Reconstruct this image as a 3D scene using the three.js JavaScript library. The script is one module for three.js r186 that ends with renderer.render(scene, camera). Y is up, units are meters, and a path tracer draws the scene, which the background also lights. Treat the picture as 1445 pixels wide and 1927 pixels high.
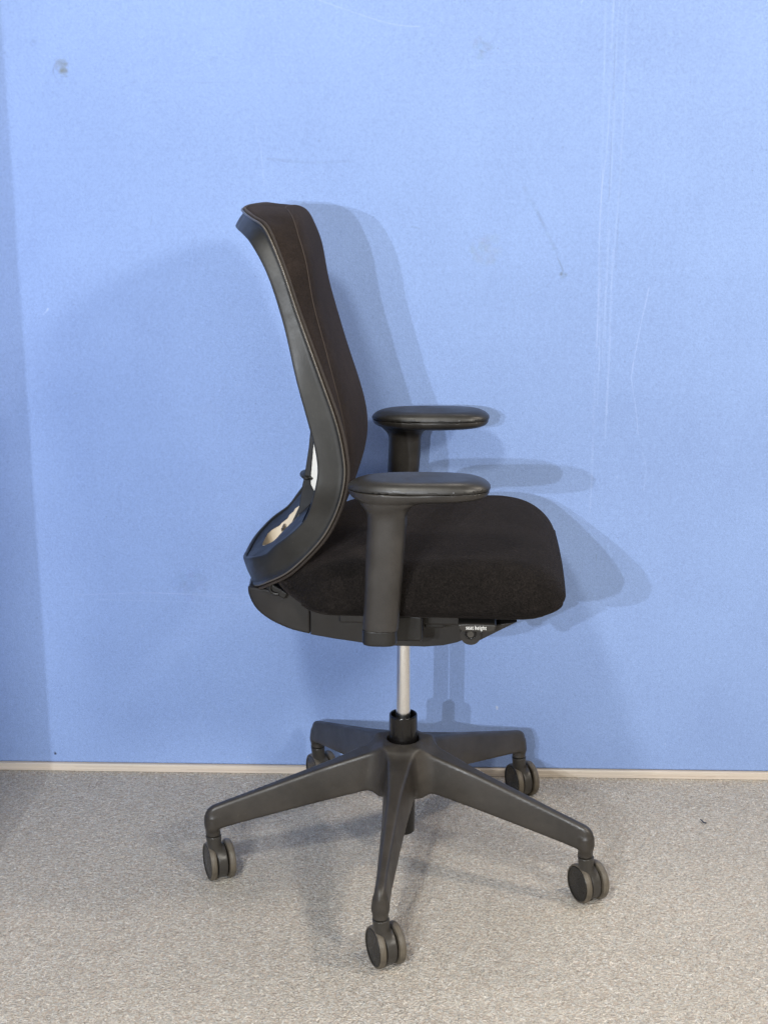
import * as THREE from 'three';
import { RoundedBoxGeometry } from 'three/addons/geometries/RoundedBoxGeometry.js';
import { TextGeometry } from 'three/addons/geometries/TextGeometry.js';
import { FontLoader } from 'three/addons/loaders/FontLoader.js';
import { RectAreaLightUniformsLib } from 'three/addons/lights/RectAreaLightUniformsLib.js';

// ---------------------------------------------------------------- camera, lamps, exposure
const scene = new THREE.Scene();
const camera = new THREE.PerspectiveCamera(38.62, 767 / 1024, 0.05, 60);
camera.position.set(0, 1.2132, 0);
camera.rotation.set(-0.2764, 0, 0);

const renderer = new THREE.WebGLRenderer({ antialias: true });
renderer.setSize(767, 1024);
renderer.toneMapping = THREE.LinearToneMapping;
renderer.toneMappingExposure = 0.78;
renderer.shadowMap.enabled = true;

RectAreaLightUniformsLib.init();
scene.background = new THREE.Color().setRGB(0.265, 0.255, 0.235);     // the even light of the room around

function pointLamp(x, y, z, rgb, power, radius) {
  const l = new THREE.PointLight(new THREE.Color().setRGB(...rgb), power, 0, 2);
  l.position.set(x, y, z); l.castShadow = true; l.shadow.radius = radius / 0.02;
  l.shadow.mapSize.set(2048, 2048); l.shadow.bias = -0.0005; scene.add(l); return l;
}
function areaLamp(pos, target, w, h, rgb, power) {
  const l = new THREE.RectAreaLight(new THREE.Color().setRGB(...rgb), power, w, h);
  l.position.set(...pos); l.lookAt(...target); scene.add(l); return l;
}
pointLamp(-0.56, 1.20, 0.40, [0.88, 0.93, 1.0], 9.4, 0.009);          // twin work lamp to the left of the camera
pointLamp(-0.80, 1.25, 0.40, [0.88, 0.93, 1.0], 9.4, 0.009);
areaLamp([-0.66, 2.60, 0.05], [0.1, 0.3, -2.2], 0.24, 0.24, [1.0, 0.97, 0.88], 265);   // ceiling spots and panels
areaLamp([1.75, 2.5, -1.55], [0.0, 0.2, -2.1], 0.22, 0.22, [1.0, 0.89, 0.76], 215);
areaLamp([2.0, 2.3, 0.45], [0.0, 0.6, -2.2], 0.36, 0.36, [1.0, 0.95, 0.86], 150);
areaLamp([0.2, 2.9, 1.6], [0.0, 0.6, -2.2], 2.4, 1.2, [1.0, 0.97, 0.88], 2.3);
areaLamp([0.35, 4.5, -2.85], [0.2, 0.0, -1.9], 1.2, 0.5, [1.0, 0.92, 0.82], 22);      // beyond the partition

// ---------------------------------------------------------------- helpers
function rng(seed) { let s = seed >>> 0; return () => { s = (s + 0x6d2b79f5) | 0; let t = Math.imul(s ^ (s >>> 15), 1 | s); t = (t + Math.imul(t ^ (t >>> 7), 61 | t)) ^ t; return ((t ^ (t >>> 14)) >>> 0) / 4294967296; }; }
const V = (x, y, z) => new THREE.Vector3(x, y, z);
function mesh(name, geo, mat, parent) {
  const m = new THREE.Mesh(geo, mat); m.name = name;
  m.castShadow = m.receiveShadow = true; parent.add(m); return m;
}
const clamp = (x, a, b) => Math.min(b, Math.max(a, x));
const smin = (a, b, k) => { const h = clamp(0.5 + 0.5 * (b - a) / k, 0, 1); return b + (a - b) * h - k * h * (1 - h); };
const smax = (a, b, k) => -smin(-a, -b, k);
const lerp = (a, b, t) => a + (b - a) * t;
const sstep = (a, b, x) => { const t = clamp((x - a) / (b - a), 0, 1); return t * t * (3 - 2 * t); };

// surface nets over a signed distance function; returns geometry with gradient normals and box-mapped uv in metres
function isoMesh(f, lo, hi, h, split) {
  const n = [0, 1, 2].map((i) => Math.ceil((hi[i] - lo[i]) / h) + 1), [nx, ny, nz] = n;
  const val = new Float32Array(nx * ny * nz), id = (i, j, k) => i + nx * (j + ny * k);
  for (let k = 0; k < nz; k++) for (let j = 0; j < ny; j++) for (let i = 0; i < nx; i++) val[id(i, j, k)] = f(lo[0] + i * h, lo[1] + j * h, lo[2] + k * h);
  const vid = new Int32Array(nx * ny * nz).fill(-1), P = [], Nn = [];
  for (let k = 0; k < nz - 1; k++) for (let j = 0; j < ny - 1; j++) for (let i = 0; i < nx - 1; i++) {
    let sx = 0, sy = 0, sz = 0, c = 0;
    const at = (a, b, d) => val[id(i + a, j + b, k + d)];
    let neg = 0; for (let q = 0; q < 8; q++) if (at(q & 1, (q >> 1) & 1, q >> 2) < 0) neg++;
    if (neg === 0 || neg === 8) continue;
    for (let q = 0; q < 8; q++) for (let ax = 0; ax < 3; ax++) {
      if (q & (1 << ax)) continue;
      const r = q | (1 << ax), v0 = at(q & 1, (q >> 1) & 1, q >> 2), v1 = at(r & 1, (r >> 1) & 1, r >> 2);
      if ((v0 < 0) === (v1 < 0)) continue;
      const t = v0 / (v0 - v1); sx += (q & 1) + (ax === 0 ? t : 0); sy += ((q >> 1) & 1) + (ax === 1 ? t : 0); sz += (q >> 2) + (ax === 2 ? t : 0); c++;
    }
    let x = lo[0] + (i + sx / c) * h, y = lo[1] + (j + sy / c) * h, z = lo[2] + (k + sz / c) * h;
    const e = h * 0.25; let gx, gy, gz;
    for (let it = 0; it < 2; it++) {
      const d = f(x, y, z);
      gx = (f(x + e, y, z) - f(x - e, y, z)) / (2 * e); gy = (f(x, y + e, z) - f(x, y - e, z)) / (2 * e); gz = (f(x, y, z + e) - f(x, y, z - e)) / (2 * e);
      const g2 = gx * gx + gy * gy + gz * gz || 1, s = clamp(d / g2, -h, h) * 0.9;
      if (it < 1) { x -= gx * s; y -= gy * s; z -= gz * s; }
    }
    const g = Math.hypot(gx, gy, gz) || 1;
    vid[id(i, j, k)] = P.length / 3; P.push(x, y, z); Nn.push(gx / g, gy / g, gz / g);
  }
  const groups = new Map();
  const tri = (a, b, c) => {
    const cx = (P[3 * a] + P[3 * b] + P[3 * c]) / 3, cy = (P[3 * a + 1] + P[3 * b + 1] + P[3 * c + 1]) / 3, cz = (P[3 * a + 2] + P[3 * b + 2] + P[3 * c + 2]) / 3;
    const key = split ? split(cx, cy, cz) : 'all';
    if (!groups.has(key)) groups.set(key, []);
    groups.get(key).push(a, b, c);
  };
  const quad = (a, b, c, d, flip) => { if (a < 0 || b < 0 || c < 0 || d < 0) return; if (flip) { tri(a, c, b); tri(a, d, c); } else { tri(a, b, c); tri(a, c, d); } };
  for (let k = 1; k < nz - 1; k++) for (let j = 1; j < ny - 1; j++) for (let i = 1; i < nx - 1; i++) {
    const v = val[id(i, j, k)] < 0;
    if (v !== (val[id(i + 1, j, k)] < 0)) quad(vid[id(i, j - 1, k - 1)], vid[id(i, j, k - 1)], vid[id(i, j, k)], vid[id(i, j - 1, k)], !v);
    if (v !== (val[id(i, j + 1, k)] < 0)) quad(vid[id(i - 1, j, k - 1)], vid[id(i - 1, j, k)], vid[id(i, j, k)], vid[id(i, j, k - 1)], !v);
    if (v !== (val[id(i, j, k + 1)] < 0)) quad(vid[id(i - 1, j - 1, k)], vid[id(i, j - 1, k)], vid[id(i, j, k)], vid[id(i - 1, j, k)], !v);
  }
  const out = {};
  for (const [key, T] of groups) {
    const seen = new Map(), p = [], nn = [], uv = [], ix = [];
    for (let t = 0; t < T.length; t += 3) {
      const N = [0, 0, 0]; for (let q = 0; q < 3; q++) for (let a = 0; a < 3; a++) N[a] += Math.abs(Nn[3 * T[t + q] + a]);
      const ax = N[0] > N[1] && N[0] > N[2] ? 0 : N[1] > N[2] ? 1 : 2;
      for (let q = 0; q < 3; q++) {
        const v = T[t + q], kk = v * 3 + ax;
        if (!seen.has(kk)) {
          seen.set(kk, p.length / 3);
          p.push(P[3 * v], P[3 * v + 1], P[3 * v + 2]); nn.push(Nn[3 * v], Nn[3 * v + 1], Nn[3 * v + 2]);
          uv.push(ax === 0 ? P[3 * v + 2] : P[3 * v], ax === 1 ? P[3 * v + 2] : P[3 * v + 1]);
        }
        ix.push(seen.get(kk));
      }
    }
    const g = new THREE.BufferGeometry();
    g.setAttribute('position', new THREE.Float32BufferAttribute(p, 3)); g.setAttribute('normal', new THREE.Float32BufferAttribute(nn, 3)); g.setAttribute('uv', new THREE.Float32BufferAttribute(uv, 2)); g.setIndex(ix);
    out[key] = g;
  }
  return split ? out : out.all;
}
// grid of points (rows x cols) to geometry, uv in metres
function gridGeo(rows, closed = false, flip = false) {
  const p = [], uv = [], ix = [], R = rows.length, C = rows[0].length;
  for (let r = 0, v = 0; r < R; r++) {
    if (r) v += rows[r][C >> 1].distanceTo(rows[r - 1][C >> 1]);
    for (let c = 0, u = 0; c < C; c++) { if (c) u += rows[r][c].distanceTo(rows[r][c - 1]); const q = rows[r][c]; p.push(q.x, q.y, q.z); uv.push(u, v); }
  }
  const RR = closed ? R : R - 1;
  for (let r = 0; r < RR; r++) for (let c = 0; c < C - 1; c++) {
    const a = r * C + c, b = ((r + 1) % R) * C + c;
    if (flip) ix.push(a, a + 1, b, b, a + 1, b + 1); else ix.push(a, b, a + 1, b, b + 1, a + 1);
  }
  const g = new THREE.BufferGeometry();
  g.setAttribute('position', new THREE.Float32BufferAttribute(p, 3)); g.setAttribute('uv', new THREE.Float32BufferAttribute(uv, 2)); g.setIndex(ix);
  g.computeVertexNormals(); return g;
}
function extrudeSide(pts, z0, z1, bevel, smooth) {                       // side profile in x, y pushed along z
  const s = new THREE.Shape();
  if (smooth) s.setFromPoints(new THREE.CatmullRomCurve3(pts.map(([x, y]) => V(x, y, 0)), true, 'centripetal').getPoints(90).map((p) => new THREE.Vector2(p.x, p.y)));
  else s.setFromPoints(pts.map(([x, y]) => new THREE.Vector2(x, y)));
  const g = new THREE.ExtrudeGeometry(s, { depth: z1 - z0 - 2 * bevel, bevelEnabled: bevel > 0, bevelThickness: bevel, bevelSize: bevel, bevelOffset: -bevel, bevelSegments: 3, curveSegments: 12 });
  g.translate(0, 0, z0 + bevel); return g;
}
const lathe = (pts, seg = 48) => new THREE.LatheGeometry(pts.map(([r, y]) => new THREE.Vector2(r, y)), seg);

// ---------------------------------------------------------------- textures
function noiseData(size, seed, fn) {
  const R = rng(seed), d = new Uint8Array(size * size * 4);
  for (let y = 0; y < size; y++) for (let x = 0; x < size; x++) { const c = fn(x, y, R), i = 4 * (y * size + x); d[i] = c[0]; d[i + 1] = c[1]; d[i + 2] = c[2]; d[i + 3] = 255; }
  return d;
}
function dataTex(d, size, srgb, perMetre) {
  const t = new THREE.DataTexture(d, size, size); t.wrapS = t.wrapT = THREE.RepeatWrapping; t.magFilter = THREE.LinearFilter; t.minFilter = THREE.LinearMipmapLinearFilter; t.generateMipmaps = true;
  if (srgb) t.colorSpace = THREE.SRGBColorSpace; t.repeat.set(perMetre, perMetre); t.needsUpdate = true; return t;
}
// periodic value noise field, several octaves
function fieldNoise(size, seed, cells) {
  const out = new Float32Array(size * size); let amp = 1, tot = 0;
  for (const c of cells) {
    const R = rng(seed + c * 77), g = new Float32Array(c * c).map(() => R() * 2 - 1);
    for (let y = 0; y < size; y++) for (let x = 0; x < size; x++) {
      const fx = x / size * c, fy = y / size * c, i = Math.floor(fx), j = Math.floor(fy), u = sstep(0, 1, fx - i), v = sstep(0, 1, fy - j);
      const a = g[(j % c) * c + i % c], b = g[(j % c) * c + (i + 1) % c], d = g[((j + 1) % c) * c + i % c], e = g[((j + 1) % c) * c + (i + 1) % c];
      out[y * size + x] += amp * lerp(lerp(a, b, u), lerp(d, e, u), v);
    }
    tot += amp; amp *= 0.6;
  }
  for (let i = 0; i < out.length; i++) out[i] /= tot;
  return out;
}

// moulded grain for plastics
const grainF = fieldNoise(512, 5, [150, 220]);
const grainBump = dataTex(noiseData(512, 3, (x, y, R) => { const v = clamp(128 + 60 * (R() - 0.5) + 80 * grainF[y * 512 + x], 0, 255); return [v, v, v]; }), 512, false, 3.2);
const wearF = fieldNoise(512, 11, [4, 9, 23, 70]);
const wearRough = dataTex(noiseData(512, 4, (x, y, R) => { const v = clamp(205 + 80 * wearF[y * 512 + x] + 20 * (R() - 0.5), 60, 255); return [v, v, v]; }), 512, false, 5);
const wearTint = (() => {
  const R = rng(6), d = noiseData(512, 6, (x, y, Q) => { const v = clamp(158 + 42 * wearF[y * 512 + ((x + 77) % 512)] + 18 * (Q() - 0.5), 90, 235); return [v, v - 0.5, v - 1.5]; });
  for (let i = 0; i < 26; i++) {                                          // dust specks and short light scuffs
    const x = Math.floor(R() * 508), y = Math.floor(R() * 508), L = R() < 0.3 ? 3 + Math.floor(R() * 6) : 1, dx = R() * 1.4 - 0.7, t = 205 + R() * 50;
    for (let k = 0; k < L; k++) for (let a = 0; a < (L > 1 ? 1 : 2); a++) for (let b = 0; b < 2; b++) { const q = 4 * (((y + k + a) % 512) * 512 + ((Math.round(x + dx * k) + b + 512) % 512)); d[q] = t; d[q + 1] = t - 4; d[q + 2] = t - 12; }
  }
  return dataTex(d, 512, true, 5);
})();

// woven upholstery
const S = 1024, upF = fieldNoise(S, 21, [6, 24, 90]), upG = fieldNoise(S, 23, [400, 256]);
function weave(seed, lint, mottle) {
  const R0 = rng(seed), specks = new Map();
  for (let i = 0; i < lint; i++) { let x = Math.floor(R0() * S), y = Math.floor(R0() * S); const L = 1 + Math.floor(R0() * 4), dx = R0() < 0.5 ? 1 : 0; for (let k = 0; k < L; k++) specks.set(((y + (1 - dx) * k) % S) * S + (x + dx * k) % S, 40 + R0() * 110); }
  return noiseData(S, seed, (x, y, R) => {
    const w = ((x >> 1) + (y >> 1)) % 2 ? 12 : -12;
    let v = 160 + w + 60 * (R() - 0.5) + 34 * upF[y * S + x] + mottle * upG[y * S + x]; const s = specks.get(y * S + x); if (s) v += s;
    return [clamp(v, 0, 255), clamp(v - 2, 0, 255), clamp(v - 3, 0, 255)];
  });
}
const weaveA = weave(31, 420, 62), weaveC = weave(37, 160, 28), calmTex = dataTex(weaveC, S, true, 2.4), weaveTex = dataTex(weaveA, S, true, 2.4), weaveBump = dataTex(weaveA, S, false, 2.4);

// ---------------------------------------------------------------- materials
const lin = (r, g, b) => new THREE.Color().setRGB(r, g, b);
const plastic = (rgb, rough, bump = 0.00010, more = {}) => new THREE.MeshPhysicalMaterial({ color: lin(rgb[0] * 2.1, rgb[1] * 2.1, rgb[2] * 2.1), roughness: rough, map: wearTint, roughnessMap: wearRough, bumpMap: grainBump, bumpScale: bump, ...more });
const M = {
  frame: plastic([0.027, 0.027, 0.026], 0.58, 0.00009),
  lip: plastic([0.13, 0.115, 0.098], 0.42),
  shell: plastic([0.017, 0.017, 0.019], 0.62, 0.0004, { specularIntensity: 0.5 }),
  arm: plastic([0.037, 0.033, 0.030], 0.55, 0.00010),
  pad: plastic([0.030, 0.028, 0.026], 0.52, 0.00006),
  base: plastic([0.050, 0.043, 0.036], 0.58, 0.00009),
  mech: plastic([0.024, 0.021, 0.019], 0.62),
  dark: plastic([0.014, 0.013, 0.012], 0.55),
  gloss: plastic([0.010, 0.009, 0.009], 0.25, 0.00004),
  caster: plastic([0.045, 0.041, 0.036], 0.45, 0.0001),
  tread: plastic([0.165, 0.140, 0.106], 0.50, 0.0003),
  cover: plastic([0.008, 0.0075, 0.007], 0.40, 0.0001),
  white: new THREE.MeshStandardMaterial({ color: lin(0.80, 0.79, 0.76), roughness: 0.45 }),
  cream: new THREE.MeshStandardMaterial({ color: lin(0.62, 0.54, 0.42), roughness: 0.55 }),
  chrome: new THREE.MeshPhysicalMaterial({ color: lin(0.86, 0.86, 0.86), metalness: 1, roughness: 0.27, bumpMap: grainBump, bumpScale: 0.00003 }),
  print: new THREE.MeshStandardMaterial({ color: lin(0.62, 0.62, 0.60), roughness: 0.6 }),
  back: new THREE.MeshPhysicalMaterial({ color: lin(0.054, 0.040, 0.034), roughness: 0.95, map: calmTex, bumpMap: weaveBump, bumpScale: 0.0008, sheen: 0.25, sheenRoughness: 0.6, sheenColor: lin(0.30, 0.22, 0.18), specularIntensity: 0.3 }),
  seat: new THREE.MeshPhysicalMaterial({ color: lin(0.025, 0.021, 0.0195), roughness: 0.97, map: weaveTex, bumpMap: weaveBump, bumpScale: 0.0018, sheen: 0.35, sheenRoughness: 0.6, sheenColor: lin(0.25, 0.2, 0.18), specularIntensity: 0.25 }),
  seam: new THREE.MeshStandardMaterial({ color: lin(0.052, 0.038, 0.031), roughness: 0.9 }),
  cord: new THREE.MeshPhysicalMaterial({ color: lin(0.075, 0.055, 0.042), roughness: 0.7, map: weaveTex, bumpMap: weaveBump, bumpScale: 0.0005, sheen: 0.4, sheenRoughness: 0.5, sheenColor: lin(0.4, 0.3, 0.22) }),
};

// ---------------------------------------------------------------- floor: short looped carpet
{
  const Z = 2048, metres = 1.15, R = rng(91);
  const col = document.createElement('canvas'), hgt = document.createElement('canvas'); col.width = col.height = hgt.width = hgt.height = Z;
  const c = col.getContext('2d'), h = hgt.getContext('2d');
  c.fillStyle = 'rgb(170,158,146)'; c.fillRect(0, 0, Z, Z); h.fillStyle = 'rgb(70,70,70)'; h.fillRect(0, 0, Z, Z);
  c.lineCap = h.lineCap = 'round';
  for (let i = 0; i < 320000; i++) {
    const x = R() * Z, y = R() * Z, a = R() * Math.PI * 2, L = 3.5 + R() * 6, bend = (R() - 0.5) * 9, w = 1.3 + R() * 1.7;
    const t = R(), tone = t < 0.13 ? 126 + R() * 38 : t > 0.90 ? 206 + R() * 26 : 164 + R() * 38, warm = (R() - 0.5) * 12;
    const up = clamp(60 + R() * 180, 0, 255) | 0;
    const dx = Math.cos(a) * L, dy = Math.sin(a) * L, mx = dx / 2 - Math.sin(a) * bend, my = dy / 2 + Math.cos(a) * bend;
    const cs = 'rgba(' + [tone + 2 + warm, tone - 3, tone - 12 - warm].map((v) => clamp(v, 0, 255) | 0) + ',0.8)', hs = 'rgba(' + [up, up, up] + ',0.8)';
    const put = (ox, oy) => { for (const [k, st] of [[c, cs], [h, hs]]) { k.strokeStyle = st; k.lineWidth = w; k.beginPath(); k.moveTo(x + ox, y + oy); k.quadraticCurveTo(x + ox + mx, y + oy + my, x + ox + dx, y + oy + dy); k.stroke(); } };
    put(0, 0); const e = 26;
    if (x < e) put(Z, 0); if (x > Z - e) put(-Z, 0); if (y < e) put(0, Z); if (y > Z - e) put(0, -Z);
  }
  const tx = (cv, srgb) => { const t = new THREE.CanvasTexture(cv); t.wrapS = t.wrapT = THREE.RepeatWrapping; t.repeat.set(1 / metres, 1 / metres); t.anisotropy = 8; if (srgb) t.colorSpace = THREE.SRGBColorSpace; return t; };
  const mat = new THREE.MeshStandardMaterial({ color: lin(1, 1, 1), map: tx(col, true), bumpMap: tx(hgt, false), bumpScale: 0.0032, roughness: 1, vertexColors: true });
  const nx = 150, nz = 110, x0 = -3, x1 = 3, z0 = -2.62, z1 = 1.8, p = [], uv = [], cl = [], ix = [];
  const F = fieldNoise(256, 55, [5, 11, 26, 60]);
  for (let j = 0; j <= nz; j++) for (let i = 0; i <= nx; i++) {
    const x = lerp(x0, x1, i / nx), z = lerp(z0, z1, j / nz); p.push(x, 0, z); uv.push(x, z);
    const v = 0.97 + 0.16 * F[(j * 2 % 256) * 256 + (i * 2 + 31) % 256]; cl.push(v, v * 0.995, v * 0.985);
  }
  for (let j = 0; j < nz; j++) for (let i = 0; i < nx; i++) { const a = j * (nx + 1) + i, b = a + nx + 1; ix.push(a, b, a + 1, b, b + 1, a + 1); }
  const g = new THREE.BufferGeometry(); g.setAttribute('position', new THREE.Float32BufferAttribute(p, 3)); g.setAttribute('uv', new THREE.Float32BufferAttribute(uv, 2)); g.setAttribute('color', new THREE.Float32BufferAttribute(cl, 3)); g.setIndex(ix); g.computeVertexNormals();
  const f = mesh('floor', g, mat, scene);
  f.userData = { kind: 'structure', label: 'beige grey short looped carpet covering the floor under the chair' };
}

// ---------------------------------------------------------------- fabric covered partition behind the chair
{
  const P = new THREE.Group(); P.name = 'fabric_partition'; scene.add(P);
  P.position.set(-0.719, 0, -2.506); P.rotation.y = -0.03012;
  P.userData = { label: 'blue fabric covered office partition with pale bottom rail behind the chair', category: 'partition' };
  const Z = 2048, W = 1.6, k = Z / W, cv = document.createElement('canvas'); cv.width = cv.height = Z;
  const c = cv.getContext('2d'), bv = document.createElement('canvas'); bv.width = bv.height = Z; const b = bv.getContext('2d');
  const R = rng(7), F1 = fieldNoise(Z, 17, [4, 9, 24]), F2 = fieldNoise(512, 19, [256, 170]);
  const rowN = new Float32Array(Z).map(() => R() - 0.5), colN = new Float32Array(Z).map(() => R() - 0.5);
  const im = c.createImageData(Z, Z), bm = b.createImageData(Z, Z);
  for (let y = 0; y < Z; y++) for (let x = 0; x < Z; x++) {
    const i = 4 * (y * Z + x), tw = (x + y) % 4 < 2 ? 1 : -1, n = R() - 0.5;
    const slub = rowN[y] * 2.6 + colN[x] * 1.8;
    const v = 1 + (tw * 4.5 + n * 30 + slub + 13 * F1[i / 4] + 11 * F2[(y % 512) * 512 + x % 512]) / 255;
    im.data[i] = clamp(139 * v, 0, 255); im.data[i + 1] = clamp(163.5 * v, 0, 255); im.data[i + 2] = clamp(212 * (1 + (v - 1) * 0.85), 0, 255); im.data[i + 3] = 255;
    const hgt = clamp(128 + tw * 26 + n * 120 + slub * 5, 0, 255); bm.data[i] = bm.data[i + 1] = bm.data[i + 2] = hgt; bm.data[i + 3] = 255;
  }
  c.putImageData(im, 0, 0); b.putImageData(bm, 0, 0);
  // marks on the cloth: [u, y] metres along and above the floor
  const X = (u) => (u + 0.08) * k, Y = (y) => (1.5 - y) * k;
  function line(pts, rgba, w, times = 1, jit = 0) {                      // a worn mark: broken into short bits of uneven strength
    for (let t = 0; t < times; t++) {
      const q = pts.map(([u, y]) => V(X(u) + (R() - 0.5) * jit, Y(y) + (R() - 0.5) * jit, 0)), cv2 = new THREE.CatmullRomCurve3(q, false, 'centripetal'), n = Math.max(3, Math.ceil(cv2.getLength() / 5));
      let on = 0.8, drift = 0;
      for (let i = 0; i < n; i++) {
        on = clamp(on + (R() - 0.5) * 0.55, 0.1, 1.25); drift = clamp(drift + (R() - 0.5) * 0.8, -2, 2);
        const a = cv2.getPoint(i / n), b2 = cv2.getPoint(Math.min(1, (i + 1.15) / n));
        c.globalAlpha = Math.min(1, on); c.strokeStyle = rgba; c.lineWidth = w * (0.7 + 0.6 * R()); c.lineCap = 'butt'; c.beginPath(); c.moveTo(a.x + drift, a.y); c.lineTo(b2.x + drift, b2.y); c.stroke();
      }
      c.globalAlpha = 1;
    }
  }
  function spot(u, y, r, rgb, a, n = 60) { for (let i = 0; i < n; i++) { const t = R() * 6.283, q = Math.sqrt(R()) * r * k; c.fillStyle = 'rgba(' + rgb + ',' + a * R() + ')'; c.beginPath(); c.arc(X(u) + Math.cos(t) * q, Y(y) + Math.sin(t) * q, 1.5 + R() * r * k * 0.28, 0, 7); c.fill(); } }
  const dk = 'rgba(92,104,122,', lt = 'rgba(196,210,246,', br = '112,118,116';
  spot(0.191, 1.264, 0.011, br, 0.15, 80); spot(0.196, 1.252, 0.006, br, 0.12, 30);
  line([[0.178, 1.262], [0.178, 1.250], [0.184, 1.239]], 'rgba(84,94,118,0.55)', 1.6);
  line([[0.189, 1.247], [0.199, 1.246], [0.206, 1.249]], 'rgba(84,94,118,0.35)', 1.4);
  spot(0.440, 1.272, 0.006, '110,124,160', 0.10, 20); spot(0.150, 1.30, 0.01, '110,124,150', 0.06, 20);
  spot(0.891, 0.968, 0.026, '136,146,158', 0.07, 120);
  line([[0.950, 1.072], [0.983, 1.012], [1.006, 0.968]], dk + '0.055)', 9, 2, 3); line([[0.975, 1.03], [1.006, 0.968], [1.022, 0.931]], dk + '0.121)', 4, 2, 2); line([[1.010, 0.955], [1.022, 0.931]], dk + '0.220)', 2, 1);
  spot(1.021, 0.925, 0.006, '100,112,126', 0.22, 20);
  line([[0.962, 0.888], [0.980, 0.900], [0.999, 0.911]], dk + '0.121)', 2);
  line([[0.876, 1.300], [0.887, 1.297], [0.897, 1.303]], dk + '0.154)', 3); line([[0.872, 1.288], [0.884, 1.284], [0.890, 1.290]], dk + '0.121)', 3); spot(0.880, 1.29, 0.018, '120,130,150', 0.07, 60);
  line([[1.074, 1.38], [1.076, 1.199], [1.082, 0.986], [1.088, 0.762]], lt + '0.099)', 2, 2, 3);
  line([[1.087, 1.38], [1.086, 1.233], [1.088, 1.149], [1.082, 1.090], [1.082, 0.80]], lt + '0.180)', 2.4, 2, 3);
  line([[1.097, 1.38], [1.096, 1.2], [1.094, 1.12], [1.090, 0.95], [1.086, 0.70]], lt + '0.119)', 2, 1, 3);
  line([[1.108, 1.38], [1.109, 1.233], [1.110, 1.090], [1.104, 0.9]], lt + '0.073)', 3, 2, 4); line([[1.092, 1.3], [1.091, 1.05]], dk + '0.110)', 2, 1); line([[1.078, 1.1], [1.084, 0.85]], dk + '0.088)', 2, 1);
  for (let i = 0; i < 9; i++) { const u = 1.068 + R() * 0.05, y0 = 1.38 - R() * 0.5, L = 0.12 + R() * 0.35; line([[u, y0], [u - 0.002 + R() * 0.002, y0 - L / 2], [u - 0.006 * R(), y0 - L]], (R() < 0.7 ? lt : dk) + '0.12)', 1.6 + R() * 2.5); }
  line([[1.166, 0.907], [1.154, 0.835], [1.144, 0.762]], lt + '0.330)', 1.8); line([[1.144, 0.762], [1.143, 0.752], [1.154, 0.688], [1.160, 0.65]], lt + '0.275)', 1.6); line([[1.168, 0.62], [1.176, 0.59], [1.173, 0.55]], lt + '0.220)', 1.6);
  line([[0.507, 1.174], [0.517, 1.123], [0.520, 1.072]], lt + '0.187)', 1.8); line([[0.615, 1.364], [0.674, 1.344], [0.734, 1.327], [0.777, 1.323]], lt + '0.275)', 1.6);
  line([[0.524, 1.115], [0.594, 1.110], [0.664, 1.111]], dk + '0.045)', 6, 2, 2);
  line([[0.160, 0.347], [0.315, 0.352], [0.478, 0.342]], lt + '0.154)', 2, 1); line([[0.198, 0.339], [0.333, 0.336], [0.50, 0.334]], lt + '0.121)', 2, 1); line([[0.28, 0.353], [0.40, 0.351], [0.53, 0.349]], lt + '0.110)', 2, 1);
  line([[0.134, 0.854], [0.140, 0.860], [0.145, 0.866]], lt + '0.330)', 3); line([[0.144, 0.866], [0.139, 0.856]], lt + '0.220)', 3);
  spot(0.105, 0.034, 0.002, '60,66,80', 0.8, 8); spot(0.926, 0.136, 0.003, '220,226,240', 0.5, 8); line([[0.923, 0.139], [0.929, 0.135]], dk + '0.220)', 2);
  line([[0.86, 1.264], [1.00, 1.266], [1.30, 1.262]], lt + '0.088)', 2, 1); line([[0.0, 1.235], [0.4, 1.237], [0.9, 1.233]], dk + '0.033)', 3, 1); line([[0.977, 1.211], [1.005, 1.204], [1.029, 1.193]], lt + '0.220)', 1.8);
  line([[1.205, 1.034], [1.199, 1.028]], dk + '0.165)', 2); spot(0.373, 0.371, 0.03, '110,125,158', 0.05, 90); spot(0.422, 0.693, 0.02, '150,168,210', 0.06, 50);
  line([[1.10, 0.735], [1.22, 0.728], [1.36, 0.727]], lt + '0.055)', 3); line([[0.62, 0.62], [0.70, 0.60]], dk + '0.028)', 3);
  for (let i = 0; i < 150; i++) { const u = R() * 1.5, y = R() * 1.4; c.fillStyle = R() < 0.6 ? 'rgba(80,92,120,0.35)' : 'rgba(210,220,246,0.35)'; c.fillRect(X(u), Y(y), 1 + R() * 2.5, 1 + R() * 1.5); }
  for (let i = 0; i < 46; i++) { const u = R() * 1.5, y = R() * 1.4, a = R() * 6.28, L = 0.004 + R() * 0.014; line([[u, y], [u + Math.cos(a) * L * 0.5, y + Math.sin(a) * L * 0.5 + 0.001], [u + Math.cos(a) * L, y + Math.sin(a) * L]], (R() < 0.5 ? dk : lt) + (0.12 + R() * 0.2).toFixed(2) + ')', 1.4); }
  const tx = (q, srgb) => { const t = new THREE.CanvasTexture(q); t.wrapS = t.wrapT = THREE.RepeatWrapping; t.anisotropy = 8; if (srgb) t.colorSpace = THREE.SRGBColorSpace; return t; };
  const cloth = new THREE.MeshPhysicalMaterial({ color: lin(1, 1, 1), map: tx(cv, true), bumpMap: tx(bv, false), bumpScale: 0.0006, roughness: 0.95, sheen: 0.1, sheenRoughness: 0.6, specularIntensity: 0.3 });
  const pg = new RoundedBoxGeometry(3.2, 1.78, 0.04, 3, 0.004); pg.translate(0.7, 0.9052, -0.0225);
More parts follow.
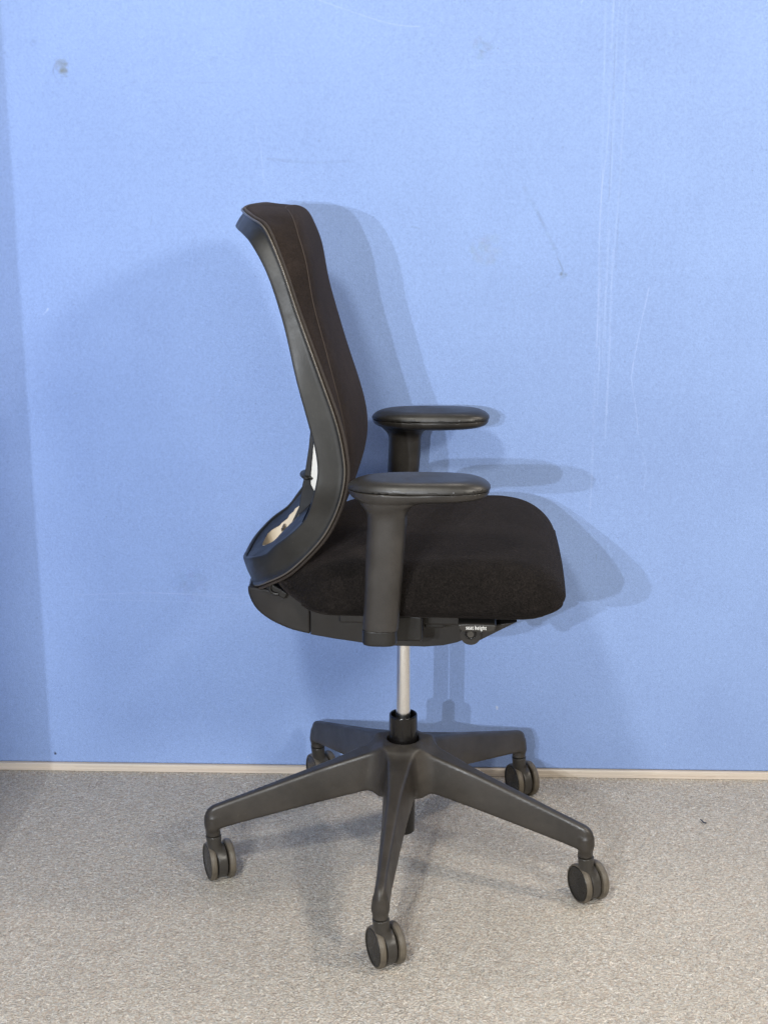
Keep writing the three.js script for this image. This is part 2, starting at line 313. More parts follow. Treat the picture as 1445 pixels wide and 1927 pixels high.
  { const p = pg.attributes.position, u = pg.attributes.uv; for (let i = 0; i < p.count; i++) u.setXY(i, (p.getX(i) + 0.08) / W, 1 - (1.5 - p.getY(i)) / W); }
  const panel = mesh('fabric_panel', pg, cloth, P);
  // bottom rail with a shallow groove
  const grainC = document.createElement('canvas'); grainC.width = 1024; grainC.height = 64; const gc = grainC.getContext('2d'); gc.fillStyle = 'rgb(214,204,192)'; gc.fillRect(0, 0, 1024, 64);
  for (let i = 0; i < 260; i++) { gc.fillStyle = (R() < 0.5 ? 'rgba(170,156,140,' : 'rgba(240,232,222,') + 0.18 * R() + ')'; gc.fillRect(R() * 1024 - 200, R() * 64, 100 + R() * 400, 0.6 + R() * 2.4); }
  const gt = new THREE.CanvasTexture(grainC); gt.wrapS = gt.wrapT = THREE.RepeatWrapping; gt.colorSpace = THREE.SRGBColorSpace; gt.repeat.set(1.2, 20);
  const rail = extrudeSide([[-0.03, 0.0008], [0.0022, 0.0008], [0.0025, 0.0058], [0.0017, 0.0064], [0.0025, 0.0070], [0.0024, 0.0136], [0.0012, 0.0146], [-0.03, 0.0146]], -0.9, 2.3, 0.0003);
  rail.rotateY(Math.PI / 2); rail.scale(1, 1, -1);                       // profile depth now along z, length along x
  { const p = rail.attributes.position; for (let i = 0; i < p.count; i += 3) for (const q of [rail.attributes.position, rail.attributes.uv]) { const k = q.itemSize; for (let a = 0; a < k; a++) { const t = q.array[(i + 1) * k + a]; q.array[(i + 1) * k + a] = q.array[(i + 2) * k + a]; q.array[(i + 2) * k + a] = t; } } }
  rail.computeVertexNormals();
  { const p = rail.attributes.position, u = rail.attributes.uv; for (let i = 0; i < p.count; i++) u.setXY(i, p.getX(i), p.getY(i) + p.getZ(i)); }
  mesh('bottom_rail', rail, new THREE.MeshPhysicalMaterial({ color: lin(0.95, 0.93, 0.90), map: gt, roughness: 0.5 }), P);
  // return wing at the left end of the partition
  const wing = new RoundedBoxGeometry(0.04, 1.34, 0.90, 3, 0.006);
  { const p = wing.attributes.position, u = wing.attributes.uv; for (let i = 0; i < p.count; i++) u.setXY(i, (p.getZ(i) + p.getX(i)) / W, p.getY(i) / W); }
  const w = mesh('side_panel', wing, cloth, P); w.position.set(-0.058, 0.687, 0.455); w.rotation.y = 0.247;
}

// a scrap of dark thread on the carpet
{
  const g = new THREE.TubeGeometry(new THREE.CatmullRomCurve3([V(-0.0032, 0.0005, -0.0075), V(-0.0012, 0.0009, -0.001), V(0.0006, 0.0007, 0.0052), V(0.0042, 0.0012, 0.0062)]), 16, 0.0011, 6);
  const t = mesh('thread_scrap', g, new THREE.MeshStandardMaterial({ color: lin(0.03, 0.035, 0.06), roughness: 0.9 }), scene);
  t.position.set(0.5538, 0.0026, -2.296);
  t.userData = { label: 'tiny dark scrap of thread lying on the carpet at right of the chair', category: 'thread' };
}

// ---------------------------------------------------------------- the chair (x forward, y up, z towards the camera side)
const chair = new THREE.Group(); chair.name = 'office_chair'; scene.add(chair);
chair.position.set(0.0309, 0, -2.1675); chair.rotation.y = -0.0655;
chair.userData = { label: 'black office swivel chair with armrests and five castors seen from the side', category: 'office chair' };

// ---- five star base, one moulding, cut into hub and legs
const A0 = -0.0511, legAng = [0, 1, 2, 3, 4].map((i) => A0 + i * Math.PI * 2 / 5);
{
  const cs = legAng.map((a) => [Math.sin(a), Math.cos(a)]);
  const hwAt = (r) => r < 0.13 ? lerp(0.0265, 0.0190, clamp((r - 0.04) / 0.09, 0, 1)) : r < 0.18 ? lerp(0.0190, 0.0162, (r - 0.13) / 0.05) : lerp(0.0162, 0.0118, clamp((r - 0.18) / 0.10, 0, 1)) + 0.0008 * sstep(0.25, 0.31, r);
  const leg = (r, y, l) => {
    const top = 0.2245 - 0.305 * r, bot = 0.1575 - 0.213 * r, s = clamp((y - bot) / Math.max(0.01, top - bot), 0, 1), hw = hwAt(r) * (1.04 - lerp(0.28, 0.50, sstep(0.04, 0.14, r)) * Math.pow(s, 1.4));
    const cap = 0.2245 - 0.305 * Math.max(r, 0.045); let d = smax((y - Math.min(top, cap)) / 1.045, (bot - y) / 1.02, 0.007);
    d = smax(d, Math.abs(l) - hw, 0.0055);
    d = smax(d, r - 0.3235 + 0.10 * Math.max(0, y - 0.11), 0.016);
    d = smax(d, 0.012 - r, 0.01);
    const rr = Math.hypot(r - 0.3095, l);
    let stub = smax(rr - 0.0122 + 0.11 * clamp(y - 0.0795, 0, 0.03), Math.max(0.0795 - y, y - 0.110), 0.0012);
    d = smin(d, stub, 0.007);
    return smax(d, 0.0795 - y, 0.0012);
  };
  const f = (x, y, z) => {
    const R = Math.hypot(x, z); let d1 = 9, d2 = 9;
    for (const [s, c] of cs) { const r = x * s + z * c; if (r < -0.03) continue; const l = x * c - z * s, d = leg(r, y, l); if (d < d1) { d2 = d1; d1 = d; } else if (d < d2) d2 = d; }
    let d = R < 0.16 ? smin(d1, d2, 0.032 * (1 - sstep(0.07, 0.155, R))+ 1e-4) : d1;
    if (R < 0.12) { const hub = smax(R - (0.044 - 0.20 * Math.max(0, y - 0.165)), Math.max(0.146 - y, y - 0.2065), 0.008); d = smin(d, hub, 0.026); }
    if (R < 0.06) d = smax(d, -Math.max(R - 0.0262, 0.188 - y), 0.003);
    return d;
  };
  const parts = isoMesh(f, [-0.34, 0.07, -0.34], [0.34, 0.228, 0.34], 0.0034, (x, y, z) => {
    if (Math.hypot(x, z) < 0.052) return 'hub';
    let best = 0, m = -9; cs.forEach(([s, c], i) => { const q = x * s + z * c; if (q > m) { m = q; best = i; } }); return 'leg' + best;
  });
  const hub = mesh('base_hub', parts.hub, M.base, chair);
  for (let i = 0; i < 5; i++) mesh('leg', parts['leg' + i], M.base, chair);
}

// ---- castors
{
  const turn = THREE.MathUtils.degToRad(23) + 0.0655;
  const wr = 0.0312, ww = 0.0053;
  const prof = [[0.0235, -ww], [0.0280, -ww], [0.0300, -ww + 0.0007], [0.0308, -ww + 0.0024], [wr, -0.001], [wr, 0.001], [0.0309, ww - 0.0026], [0.0301, ww - 0.0010], [0.0290, ww - 0.0002], [0.0282, ww - 0.0006], [0.0280, ww - 0.0018], [0.0235, ww - 0.0018]];
  const tread = lathe(prof, 56); tread.rotateZ(-Math.PI / 2);            // axis now along +x, outer side at +x
  const cov = lathe([[0.0276, -ww + 0.001], [0.0276, ww - 0.0012], [0.0272, ww - 0.0002], [0.0263, ww], [0.0256, ww - 0.0010], [0.0150, ww - 0.0003], [0, ww]], 48); cov.rotateZ(-Math.PI / 2);
  const off = 0.0154;
  // hood between the wheels with its neck up to the stem; local x is the axle, the stem stands to the side of the trail
  const sx = -0.0070 * Math.cos(0.4014) - 0.0095 * Math.sin(0.4014), sz = -0.0070 * Math.sin(0.4014) + 0.0095 * Math.cos(0.4014);
  const hood = isoMesh((x, y, z) => {
    const r = Math.hypot(y, z);
    let d = smax(r - 0.0275, Math.abs(x) - 0.0080, 0.0026);
    const t = clamp((y - 0.012) / 0.036, 0, 1), cx = lerp(sx * 0.75, sx, t), cz = lerp(sz * 0.8, sz, t);
    const neck = smax(Math.hypot((x - cx) * lerp(1.15, 1, t), z - cz) - lerp(0.0120, 0.0126, t), Math.max(0.010 - y, y - 0.0487), 0.001);
    return smin(d, neck, 0.008);
  }, [-0.032, -0.032, -0.034], [0.03, 0.054, 0.034], 0.0018);
  const proto = new THREE.Mesh(hood, M.caster); proto.name = 'caster';
  for (const s of [-1, 1]) {
    const w = new THREE.Mesh(tread, M.tread); w.name = 'wheel'; w.position.x = s * off; if (s < 0) w.rotation.y = Math.PI;
    const c = new THREE.Mesh(cov, M.cover); c.name = 'wheel_cover'; c.position.x = s * off; if (s < 0) c.rotation.y = Math.PI;
    proto.add(w, c);
  }
  { const ax = new THREE.CylinderGeometry(0.012, 0.012, 0.034, 24); ax.rotateZ(Math.PI / 2); const a = new THREE.Mesh(ax, M.dark); a.name = 'axle'; proto.add(a); }
  proto.traverse((o) => { o.castShadow = o.receiveShadow = true; });
  legAng.forEach((a, i) => {
    const c = i ? proto.clone() : proto;
    c.position.set(0.3095 * Math.sin(a) + 0.0070, 0.0305, 0.3095 * Math.cos(a) - 0.0095); c.rotation.y = turn + [0, 0.03, -0.02, 0.02, -0.03][i];
    chair.add(c);
  });
}

// ---- gas lift
{
  mesh('lift_sleeve', lathe([[0.0190, 0.192], [0.0226, 0.192], [0.0226, 0.2592], [0.0220, 0.2618], [0.0208, 0.2626], [0.0196, 0.2618], [0.0192, 0.2603], [0.0192, 0.232], [0.0118, 0.232]], 56), M.gloss, chair);
  mesh('lift_tube', lathe([[0, 0.0555], [0.0180, 0.0555], [0.0194, 0.0570], [0.0206, 0.19], [0.0188, 0.193]], 48), M.gloss, chair);
  mesh('lift_rod', lathe([[0.0117, 0.226], [0.0117, 0.425], [0, 0.425]], 48), M.chrome, chair);
  mesh('hub_ring', (() => { const g = new THREE.TorusGeometry(0.0248, 0.0016, 10, 56); g.rotateX(Math.PI / 2); g.translate(0, 0.2045, 0); return g; })(), M.dark, chair);
}

// ---- tilt mechanism under the seat
{
  const low = [[-0.1375, 0.4256], [-0.1000, 0.4195], [-0.0562, 0.4138], [-0.01, 0.4104], [0.0371, 0.4101], [0.0640, 0.4128], [0.0855, 0.4182], [0.1055, 0.4273], [0.1414, 0.4444], [0.178, 0.462]];
  const body = mesh('tilt_mechanism', extrudeSide([...low, [0.175, 0.498], [-0.1372, 0.498]], -0.085, 0.085, 0.0015), M.mech, chair);
  const rear = [[-0.1377, 0.4258], [-0.1640, 0.4318], [-0.1903, 0.4416], [-0.2080, 0.4510], [-0.2205, 0.4610], [-0.2290, 0.4732], [-0.2338, 0.4865], [-0.2342, 0.4975], [-0.2230, 0.5000], [-0.1973, 0.4985], [-0.1813, 0.4960], [-0.1377, 0.4960]];
  {
    const q = new THREE.CatmullRomCurve3(rear.slice(0, 8).map(([x, y]) => V(x, y, 0)), false, 'centripetal').getPoints(40).map((p) => [p.x, p.y]); rear.splice(0, 8, ...q);
  }
  const rc = isoMesh((x, y, z) => {
    let d = -9; for (let i = 0; i < rear.length; i++) { const [ax, ay] = rear[i], [bx, by] = rear[(i + 1) % rear.length], ex = bx - ax, ey = by - ay, l = Math.hypot(ex, ey) || 1; d = Math.max(d, -((x - ax) * ey - (y - ay) * ex) / l); }
    const hw = 0.0853 - 2.4 * Math.max(0, -0.160 - x) ** 2;
    return smax(d, Math.abs(z) - hw, 0.004);
  }, [-0.245, 0.415, -0.095], [-0.130, 0.51, 0.095], 0.003);
  mesh('rear_cover', rc, M.mech, chair);
  // black clip between the back frame and the cushion
  const arc = new THREE.TorusGeometry(0.010, 0.003, 10, 24, 2.6); arc.rotateZ(2.4); arc.translate(-0.186, 0.505, 0.10);
  const clip = mesh('seat_clip', arc, M.dark, chair);
  const tongue = new RoundedBoxGeometry(0.034, 0.012, 0.03, 3, 0.003); tongue.rotateZ(-0.55); tongue.translate(-0.186, 0.500, 0.085); mesh('clip_tongue', tongue, M.dark, clip);
  for (const s of [1, -1]) {                                              // rails that carry the seat
    const g = new RoundedBoxGeometry(0.200, 0.042, 0.03, 3, 0.004); g.translate(0.010, 0.4815, s * 0.112); mesh('seat_rail', g, M.mech, chair);
  }
  // arm brackets that carry the posts
  for (const s of [1, -1]) {
    const g = new RoundedBoxGeometry(0.066, 0.040, 0.095, 3, 0.004); g.translate(0.003, 0.4700, s * 0.122);
    const b = mesh('arm_bracket', g, M.dark, chair);
    const p = new RoundedBoxGeometry(0.030, 0.022, 0.05, 2, 0.003); p.translate(0.052, 0.466, s * 0.100); mesh('bracket_tab', p, M.dark, b);
    const q = new RoundedBoxGeometry(0.040, 0.018, 0.085, 2, 0.003); q.translate(-0.021, 0.4855, s * 0.2); mesh('bracket_link', q, M.dark, b);
  }
  // seat height lever
  const lever = mesh('seat_lever', extrudeSide([[0.0880, 0.4990], [0.1000, 0.5000], [0.1400, 0.4994], [0.1420, 0.4975], [0.1392, 0.4905], [0.1340, 0.4885], [0.0940, 0.4885], [0.0892, 0.4930]], 0.166, 0.2, 0.0016), plastic([0.040, 0.037, 0.034], 0.5), chair);
  const boss = new THREE.CylinderGeometry(0.0150, 0.0150, 0.022, 40); boss.rotateX(Math.PI / 2); boss.translate(0.1060, 0.4755, 0.168); mesh('lever_boss', boss, M.mech, lever);
  const ring = new THREE.TorusGeometry(0.0072, 0.0011, 10, 40); ring.translate(0.1060, 0.4775, 0.1795); mesh('lever_pivot', ring, M.gloss, lever);
  const shaft = new THREE.CylinderGeometry(0.007, 0.007, 0.110, 20); shaft.rotateX(Math.PI / 2); shaft.translate(0.1060, 0.4775, 0.105); mesh('lever_shaft', shaft, M.dark, lever);
  const pin = new THREE.CylinderGeometry(0.0046, 0.0046, 0.004, 30); pin.rotateX(Math.PI / 2); pin.translate(0.1060, 0.4775, 0.1795); mesh('pivot_pin', pin, plastic([0.11, 0.10, 0.085], 0.5), lever);
  const tail = extrudeSide([[0.094, 0.486], [0.142, 0.490], [0.172, 0.4945], [0.150, 0.4820], [0.120, 0.4650], [0.108, 0.4605], [0.097, 0.4650]], 0.150, 0.172, 0.002); mesh('lever_housing', tail, M.mech, lever);
  const font = await new FontLoader().loadAsync('fonts/droid/droid_sans_bold.typeface.json');
  const tg = new TextGeometry('seat height', { font, size: 0.0056, depth: 0.0003, curveSegments: 4, bevelEnabled: false });
  tg.computeBoundingBox(); const tw = tg.boundingBox.max.x - tg.boundingBox.min.x; tg.scale(0.0290 / tw, 1, 1); tg.translate(0.0990, 0.4918, 0.2001);
  mesh('lettering', tg, M.print, lever);
  lever.position.set(0, -0.0045, 0.013);
}

// ---- seat
{
  const plan = (x, z) => {                                                // rounded plan, narrower at the rear
    const hw = 0.222 - 0.060 * sstep(-0.09, -0.19, x), cx = 0.0295, hx = 0.215, r = 0.066;
    const front = cx + hx - 0.10 * z * z - 0.0, qx = Math.abs(x - cx) - (x > cx ? front - cx : hx) + r, qz = Math.abs(z) - hw + r;
    return Math.hypot(Math.max(qx, 0), Math.max(qz, 0)) + Math.min(Math.max(qx, qz), 0) - r;
  };
  const topAt = (x, z) => 0.5775 + 0.006 * sstep(0.0, 0.15, x) * (1 - sstep(0.15, 0.26, x)) - 0.012 * sstep(0.14, 0.25, x) - 0.010 * (z / 0.22) ** 2 + 0.004 * (Math.abs(z) / 0.2) - 0.034 * sstep(-0.06, -0.2, x);
  const botAt = (x, z) => 0.5055 + 0.006 * sstep(-0.10, -0.18, x) + 0.004 * sstep(0.17, 0.24, x) ;
  const f = (x, y, z) => {
    const a = plan(x, z), t = topAt(x, z), b = botAt(x, z), mid = b + 0.016;
    if (y > mid) { const rr = 0.054, hx = a + rr, hy = y - t + rr; return Math.min(Math.max(hx, hy), 0) + Math.hypot(Math.max(hx, 0), Math.max(hy, 0)) - rr; }
    const rr = 0.014, hx = a + rr, hy = b - y + rr; return Math.min(Math.max(hx, hy), 0) + Math.hypot(Math.max(hx, 0), Math.max(hy, 0)) - rr;
  };
  const c = mesh('seat_cushion', isoMesh(f, [-0.23, 0.495, -0.24], [0.265, 0.60, 0.24], 0.0042), M.seat, chair);
  // welt along the lower edge and the thin pan below
  const g = new THREE.Shape(); const pts = [];
  for (let i = 0; i < 120; i++) { const a = i / 120 * Math.PI * 2; let r = 0.1; for (let k = 0; k < 40; k++) { const d = plan(Math.cos(a) * r, Math.sin(a) * r) + 0.022; r -= d; } pts.push(new THREE.Vector2(Math.cos(a) * r, Math.sin(a) * r)); }
  g.setFromPoints(pts.filter((p) => p.x > -0.13));
  const pan = new THREE.ExtrudeGeometry(g, { depth: 0.005, bevelEnabled: true, bevelSize: 0.0015, bevelThickness: 0.0015, bevelSegments: 2 }); pan.rotateX(Math.PI / 2); pan.translate(0, 0.5055, 0);
  mesh('seat_pan', pan, M.dark, chair);
  const wp = [];
  for (const p of pts.filter((q) => q.x > -0.135)) { const s = 1; let r = Math.hypot(p.x, p.y), a = Math.atan2(p.y, p.x); for (let k = 0; k < 30; k++) { const d = plan(Math.cos(a) * r, Math.sin(a) * r) + 0.0052; r -= d; } wp.push(V(Math.cos(a) * r, botAt(Math.cos(a) * r, Math.sin(a) * r) + 0.0022, Math.sin(a) * r)); }
  const order = wp.sort((p, q) => Math.atan2(p.z, p.x) - Math.atan2(q.z, q.x));
  mesh('seat_welt', new THREE.TubeGeometry(new THREE.CatmullRomCurve3(order), 240, 0.0021, 8), M.seat, c);
}

// ---- armrests: post flaring into the pad shell, soft pad on top, sleeve at the foot
{
  const padPlan = (x, z) => {                                             // egg shaped plan, blunt at the front
    const u = (x - 0.032) / 0.0980, v = z / 0.041, n = u > 0 ? 2.9 : 2.25; return (Math.pow(Math.abs(u) ** n + Math.abs(v) ** n, 1 / n) - 1) * 0.041;
  };
  const build = (s) => {
    const postZ = 0.2395, padZ = 0.2275, seamY = (x) => 0.6975 + 0.012 * (x - 0.03);
    const shell = (x, y, z) => {
      const t = clamp((y - 0.49) / 0.16, 0, 1), px = lerp(-0.0205, -0.0110, t), hx = lerp(0.0248, 0.0272, t), hz = lerp(0.0165, 0.0180, t);
      const n = 2.6, u = Math.abs((x - px) / hx), w = Math.abs((z - postZ) / hz);
      let post = (Math.pow(u ** n + w ** n, 1 / n) - 1) * 0.022; post = smax(post, Math.max(0.4945 - y, y - 0.694), 0.0015);
      const k = clamp((seamY(x) - y) / 0.015, 0, 1);
      let dish = smax(smax(padPlan(x, z - padZ) + 0.0006 + 0.008 * k * k * k, seamY(x) - 0.0150 - y, 0.008), y - seamY(x), 0.0006);
      return smin(post, dish, 0.026 );
    };
    const cut = (x, y, z) => smax(shell(x, y, z), y - seamY(x), 0.0005);
    const post = mesh('armrest', isoMesh(cut, [-0.075, 0.488, 0.178], [0.138, 0.706, 0.276], 0.0026), M.arm, chair);
    const pad = isoMesh((x, y, z) => {
      const a = padPlan(x, z - padZ), y0 = seamY(x) + 0.0003, top = y0 + 0.0165 - 0.003 * ((x - 0.032) / 0.1) ** 4 - 1.6 * (z - padZ) ** 2;
      if (y < y0 + 0.004) return smax(a, y0 - y, 0.0008);
      const rr = 0.0125, hx = a + rr, hy = (y - top) + rr; return Math.max(Math.min(Math.max(hx, hy), 0) + Math.hypot(Math.max(hx, 0), Math.max(hy, 0)) - rr, y0 - y);
    }, [-0.075, 0.690, 0.178], [0.138, 0.722, 0.276], 0.0022);
    mesh('arm_pad', pad, M.pad, post);
    const sl = isoMesh((x, y, z) => { const u = Math.abs((x + 0.0213) / 0.0242), w = Math.abs((z - postZ) / 0.0158), n = 3; return smax((Math.pow(u ** n + w ** n, 1 / n) - 1) * 0.02, Math.max(0.4735 - y, y - 0.497), 0.003); }, [-0.052, 0.468, 0.216], [0.010, 0.502, 0.262], 0.0022);
    mesh('post_sleeve', sl, M.dark, post);
    // thin tray edge under the front half of the pad
    const tr = extrudeSide([[0.022, 0.6795], [0.034, 0.6835], [0.066, 0.6850], [0.085, 0.6850], [0.085, 0.6872], [0.020, 0.6862]], padZ - 0.016, padZ + 0.026, 0.0005); mesh('pad_slide', tr, M.lip, post);
    return post;
  };
  const near = build(1);
  const far = near.clone(); 
  const mirror = (g) => { const q = g.clone(); q.scale(1, 1, -1); const ix = q.index; for (let i = 0; i < ix.count; i += 3) { const a = ix.getX(i + 1); ix.setX(i + 1, ix.getX(i + 2)); ix.setX(i + 2, a); } return q; };
  far.traverse((o) => { if (o.isMesh) { if (!o.geometry.index) { o.geometry = o.geometry.clone(); o.geometry.setIndex([...Array(o.geometry.attributes.position.count).keys()]); } o.geometry = mirror(o.geometry); } });
  chair.add(far);
}

// ---- backrest
{
  // half outlines from the top middle round the near side to the tail middle: x, y, z
  const Fh = [[-0.2300, 1.0575, 0], [-0.2190, 1.0568, 0.075], [-0.2040, 1.0540, 0.128], [-0.1800, 1.0425, 0.170], [-0.1569, 0.9947, 0.19], [-0.1356, 0.9310, 0.195], [-0.1071, 0.8520, 0.2], [-0.0822, 0.7781, 0.2], [-0.0743, 0.7405, 0.2], [-0.0716, 0.7101, 0.2], [-0.0756, 0.6794, 0.2], [-0.0860, 0.6475, 0.1965], [-0.1035, 0.6137, 0.19], [-0.1284, 0.5808, 0.175], [-0.1631, 0.5438, 0.15], [-0.2000, 0.5164, 0.115], [-0.2232, 0.4957, 0.07], [-0.2371, 0.4850, 0.03], [-0.2400, 0.4830, 0]];
  const Sh = [[-0.1660, 1.0590, 0], [-0.1550, 1.0570, 0.065], [-0.1455, 1.0480, 0.106], [-0.1370, 1.0280, 0.133], [-0.1270, 0.9980, 0.149], [-0.1168, 0.9402, 0.155], [-0.0978, 0.8672, 0.16], [-0.0775, 0.7867, 0.17], [-0.0695, 0.7396, 0.18], [-0.0688, 0.7076, 0.19], [-0.0728, 0.6767, 0.19], [-0.0833, 0.6450, 0.187], [-0.1008, 0.6092, 0.18], [-0.1258, 0.5761, 0.165], [-0.1605, 0.5389, 0.14], [-0.1975, 0.5131, 0.105], [-0.2215, 0.4932, 0.06], [-0.2346, 0.4840, 0.02], [-0.2370, 0.4825, 0]];
  const Bh = [[-0.2400, 1.0320, 0], [-0.2290, 1.0320, 0.075], [-0.2150, 1.0300, 0.130], [-0.1995, 1.0195, 0.168], [-0.1794, 0.9869, 0.185], [-0.1582, 0.9229, 0.19], [-0.1380, 0.8369, 0.2], [-0.1227, 0.7775, 0.2], [-0.1136, 0.7399, 0.2], [-0.1110, 0.7095, 0.2], [-0.1166, 0.6787, 0.2], [-0.1296, 0.6407, 0.19], [-0.1430, 0.6230, 0.184], [-0.1555, 0.6100, 0.178], [-0.1780, 0.5900, 0.160], [-0.1980, 0.5690, 0.137], [-0.2220, 0.5550, 0.110], [-0.2420, 0.5400, 0.06], [-0.2480, 0.5320, 0]];
  const close = (h) => { const a = h.map((p) => V(...p)); const m = h.slice(1, -1).reverse().map(([x, y, z]) => V(x, y, -z)); return new THREE.CatmullRomCurve3([...a, ...m], true, 'centripetal'); };
  const N = 288, H = N / 2, cF = close(Fh), cS = close(Sh), cB = close(Bh);
  const yaw = (p) => { p.x += 0.045 * (p.z - 0.2) * sstep(0.56, 0.68, p.y); return p; };   // the back is turned a little against the seat
  const pt = (c) => Array.from({ length: N }, (_, i) => yaw(c.getPoint(i / N)));
  const F = pt(cF), Sm = pt(cS), B = pt(cB);
  const tan = (A, i) => A[(i + 1) % N].clone().sub(A[(i + N - 1) % N]).normalize();
  // inward direction of the band at every station
  const inw = F.map((f, i) => tan(F, i).cross(B[i].clone().sub(f).normalize()).normalize());
  { const q = N >> 2; if (inw[q].z > 0) inw[q].negate(); for (let k = 1; k < N; k++) { const i = (q + k) % N, p = (q + k - 1) % N; if (inw[i].dot(inw[p]) < 0) inw[i].negate(); } }
  const at = (i, u, k) => F[i].clone().lerp(B[i], u).addScaledVector(inw[i], k);
  const th = 0.0075;
  const sec = [[0.00, 0.0012], [0.012, 0.0002], [0.035, 0], [0.075, 0.0004], [0.10, 0.0022], [0.14, 0.0040], [0.28, 0.0036], [0.50, 0.0016], [0.78, 0.0003], [0.93, 0], [0.98, 0.0008], [1.0, 0.0026], [0.995, 0.0048], [0.96, 0.0066], [0.85, th], [0.5, th], [0.15, th], [0.04, 0.0068], [0.005, 0.0052], [0, 0.003], [0.00, 0.0012]];
  const rows = F.map((_, i) => sec.map(([u, k]) => at(i, u, k)));
  const frame = mesh('back_frame', gridGeo(rows, true), M.frame, chair);
  // pale worn lip along the frame's front edge, and the corded edge of the cover
  const lipC = new THREE.CatmullRomCurve3(F.filter((_, i) => i % 2 === 0).map((_, j) => at(j * 2, 0.03, 0.0012)), true);
  mesh('frame_lip', new THREE.TubeGeometry(lipC, 300, 0.0016, 8, true), M.lip, frame);
  // cushion: side boxing from the frame to the seam, then the front face
  const ring = [];
  for (let i = 0; i < N; i++) {
    const a = at(i, 0.10, 0.0055), b0 = at(i, -0.085, 0.0046), s = Sm[i], d = s.clone().sub(b0), row = [a, b0];
    for (let k = 1; k <= 9; k++) { const t = k / 9, q = b0.clone().lerp(s, t); const out = inw[i].clone().multiplyScalar(-0.006 * Math.sin(Math.PI * t) * Math.min(1, d.length() / 0.05)); row.push(q.add(out)); }
    ring.push(row);
  }
  const face = [];
  for (let i = 0; i <= H; i++) {
    const s = Sm[i], zs = Math.max(Math.abs(s.z), 1e-4), row = [], low = sstep(0.72, 0.60, s.y);
    for (let k = 0; k <= 28; k++) {
      const u = 1 - 2 * k / 28, e = 1 - u * u, soft = Math.sqrt(Math.max(0, 1 - Math.abs(u) ** 6));
      const belly = 0.003 + 0.013 * Math.exp(-(((s.y - 0.745) / 0.085) ** 2)), near = Sm[i], far = Sm[(N - i) % N];
      const p = near.clone().lerp(far, k / 28); p.x += belly * e * Math.min(1, zs / 0.1) * (1 - low) + 0.006 * soft * Math.min(1, zs / 0.12);
      row.push(p);
    }
    face.push(row);
  }
  const cush = mesh('back_cushion', gridGeo(ring, true, false), M.back, chair);
  mesh('cushion_front', gridGeo(face, false, false), M.back, cush);
  const cordC = new THREE.CatmullRomCurve3(F.filter((_, i) => i % 2 === 0).map((_, j) => at(j * 2, -0.100, 0.0042)), true);
  mesh('piping', new THREE.TubeGeometry(cordC, 300, 0.0022, 8, true), M.cord, cush);
  const seamP = []; for (let i = -70; i <= 70; i++) { const j = (i + N) % N; const p = Sm[j].clone().addScaledVector(inw[j], -0.0004); p.x += 0.0003; seamP.push(p); }
  mesh('seam', new THREE.TubeGeometry(new THREE.CatmullRomCurve3(seamP), 280, 0.0006, 6), M.seam, cush);

  // tail shell: upper skin of the frame's lower end with an opening, the cream pocket inside it
  const i0 = Math.round(12 / 36 * N), shell = [];
  const ruled = (i, u) => { const b = at(i, 0.94, 0.004), p = V(b.x, b.y, u * Math.abs(b.z)); const e = 1 - u * u; p.y -= 0.004 * e; return p; };
  const hole = (p) => { const cx = -0.187, hx = 0.030, q = Math.hypot(Math.max(Math.abs(p.x - cx) - hx + 0.02, 0), Math.max(Math.abs(p.z) - 0.046 + 0.02, 0)) - 0.02; return q; };
  const SR = 90, SC = 110, pos = [], uvs = [], idx = [], okv = [];
  for (let r = 0; r <= SR; r++) for (let c = 0; c <= SC; c++) {
    const fi = lerp(i0, H, r / SR), ia = Math.min(H, Math.floor(fi)), ib = Math.min(H, ia + 1), u = 1 - 2 * c / SC, p = ruled(ia, u).lerp(ruled(ib, u), fi - ia);
    pos.push(p.x, p.y, p.z); uvs.push(p.x, p.z); okv.push(hole(p) > 0);
  }
  for (let r = 0; r < SR; r++) for (let c = 0; c < SC; c++) { const a = r * (SC + 1) + c, b = a + SC + 1; if (okv[a] && okv[a + 1] && okv[b] && okv[b + 1]) idx.push(a, a + 1, b, b, a + 1, b + 1); }
  const sg = new THREE.BufferGeometry(); sg.setAttribute('position', new THREE.Float32BufferAttribute(pos, 3)); sg.setAttribute('uv', new THREE.Float32BufferAttribute(uvs, 2)); sg.setIndex(idx); sg.computeVertexNormals();
  mesh('tail_shell', sg, M.shell, frame);
  // pocket: rounded wall following the opening, sunk below the shell, and its floor
  const surfY = (x) => { let best = 9, y = 0; for (let i = i0; i <= H; i++) { const b = at(i, 0.94, 0.004); if (Math.abs(b.x - x) < best) { best = Math.abs(b.x - x); y = b.y; } } return y - 0.004; };
  const wall = [], nW = 64;
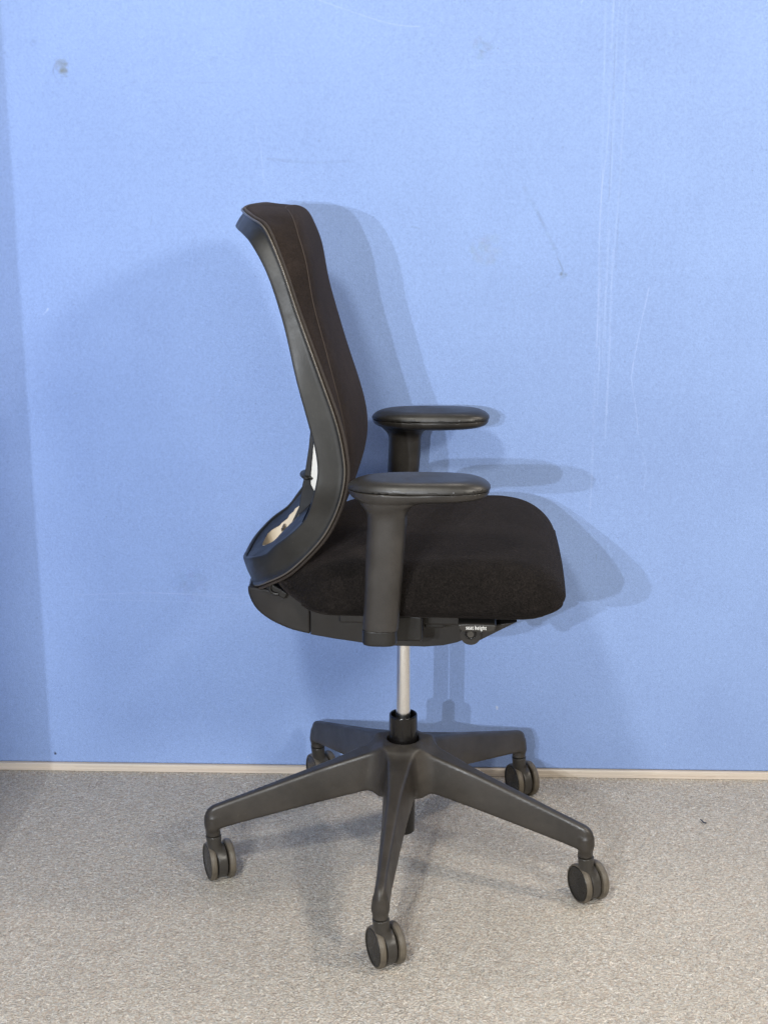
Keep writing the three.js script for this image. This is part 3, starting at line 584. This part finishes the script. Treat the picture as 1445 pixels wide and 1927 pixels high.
  for (let i = 0; i < nW; i++) {
    const a = i / nW * Math.PI * 2, c = Math.cos(a), s = Math.sin(a), k = Math.pow(Math.abs(c) ** 4 + Math.abs(s) ** 4, -0.25), x = -0.187 + 0.031 * c * k, z = 0.047 * s * k, y = surfY(x);
    wall.push([V(x + 0.0002, y + 0.0008, z), V(x, y - 0.002, z), V(x + 0.004, y - 0.016, z * 0.97), V(x + 0.010, y - 0.030, z * 0.93), V(-0.187 + 0.014 + (x + 0.187) * 0.4, surfY(-0.187) - 0.034, z * 0.4), V(-0.173, surfY(-0.187) - 0.035, 0)]);
  }
  const pocket = mesh('cream_pocket', gridGeo(wall, true), new THREE.MeshPhysicalMaterial({ color: lin(0.70, 0.60, 0.46), roughness: 0.55, side: THREE.DoubleSide }), chair);
  const fin = new RoundedBoxGeometry(0.0024, 0.020, 0.030, 2, 0.001); fin.rotateZ(0.2); fin.translate(-0.190, surfY(-0.187) - 0.016, -0.026); mesh('pocket_fin', fin, plastic([0.14, 0.10, 0.065], 0.5), pocket);
  const eye = new THREE.TorusGeometry(0.0070, 0.0024, 10, 30); eye.rotateY(0.35); eye.translate(-0.176, surfY(-0.187) - 0.012, -0.030); mesh('pocket_eyelet', eye, plastic([0.16, 0.11, 0.07], 0.5), pocket);

  // spine with the white lumbar slide and its knob
  const navy = plastic([0.020, 0.022, 0.028], 0.55);
  const spineP = [[-0.1905, 0.5560], [-0.1800, 0.5660], [-0.1590, 0.6112], [-0.1535, 0.6452], [-0.1491, 0.6664], [-0.1429, 0.7041], [-0.1395, 0.7350], [-0.1330, 0.7350], [-0.1360, 0.7041], [-0.1396, 0.6664], [-0.1405, 0.6480], [-0.1330, 0.6330], [-0.1300, 0.6000], [-0.1400, 0.5800], [-0.1650, 0.5480]];
  const spine = mesh('lumbar_spine', extrudeSide(spineP, -0.030, 0.030, 0.0012), navy, chair);
  const wh = mesh('lumbar_panel', extrudeSide([[-0.1392, 0.6420], [-0.1340, 0.6350], [-0.1200, 0.6500], [-0.1180, 0.7310], [-0.1335, 0.7310], [-0.1365, 0.7041], [-0.1402, 0.6664], [-0.1410, 0.6500]], -0.026, 0.028, 0.001), M.white, spine);
  const kb = new THREE.SphereGeometry(1, 32, 20); kb.scale(0.0128, 0.0056, 0.024); kb.rotateZ(-0.22); kb.translate(-0.1462, 0.6582, 0.012); mesh('lumbar_knob', kb, M.pad, spine);
}

renderer.render(scene, camera);
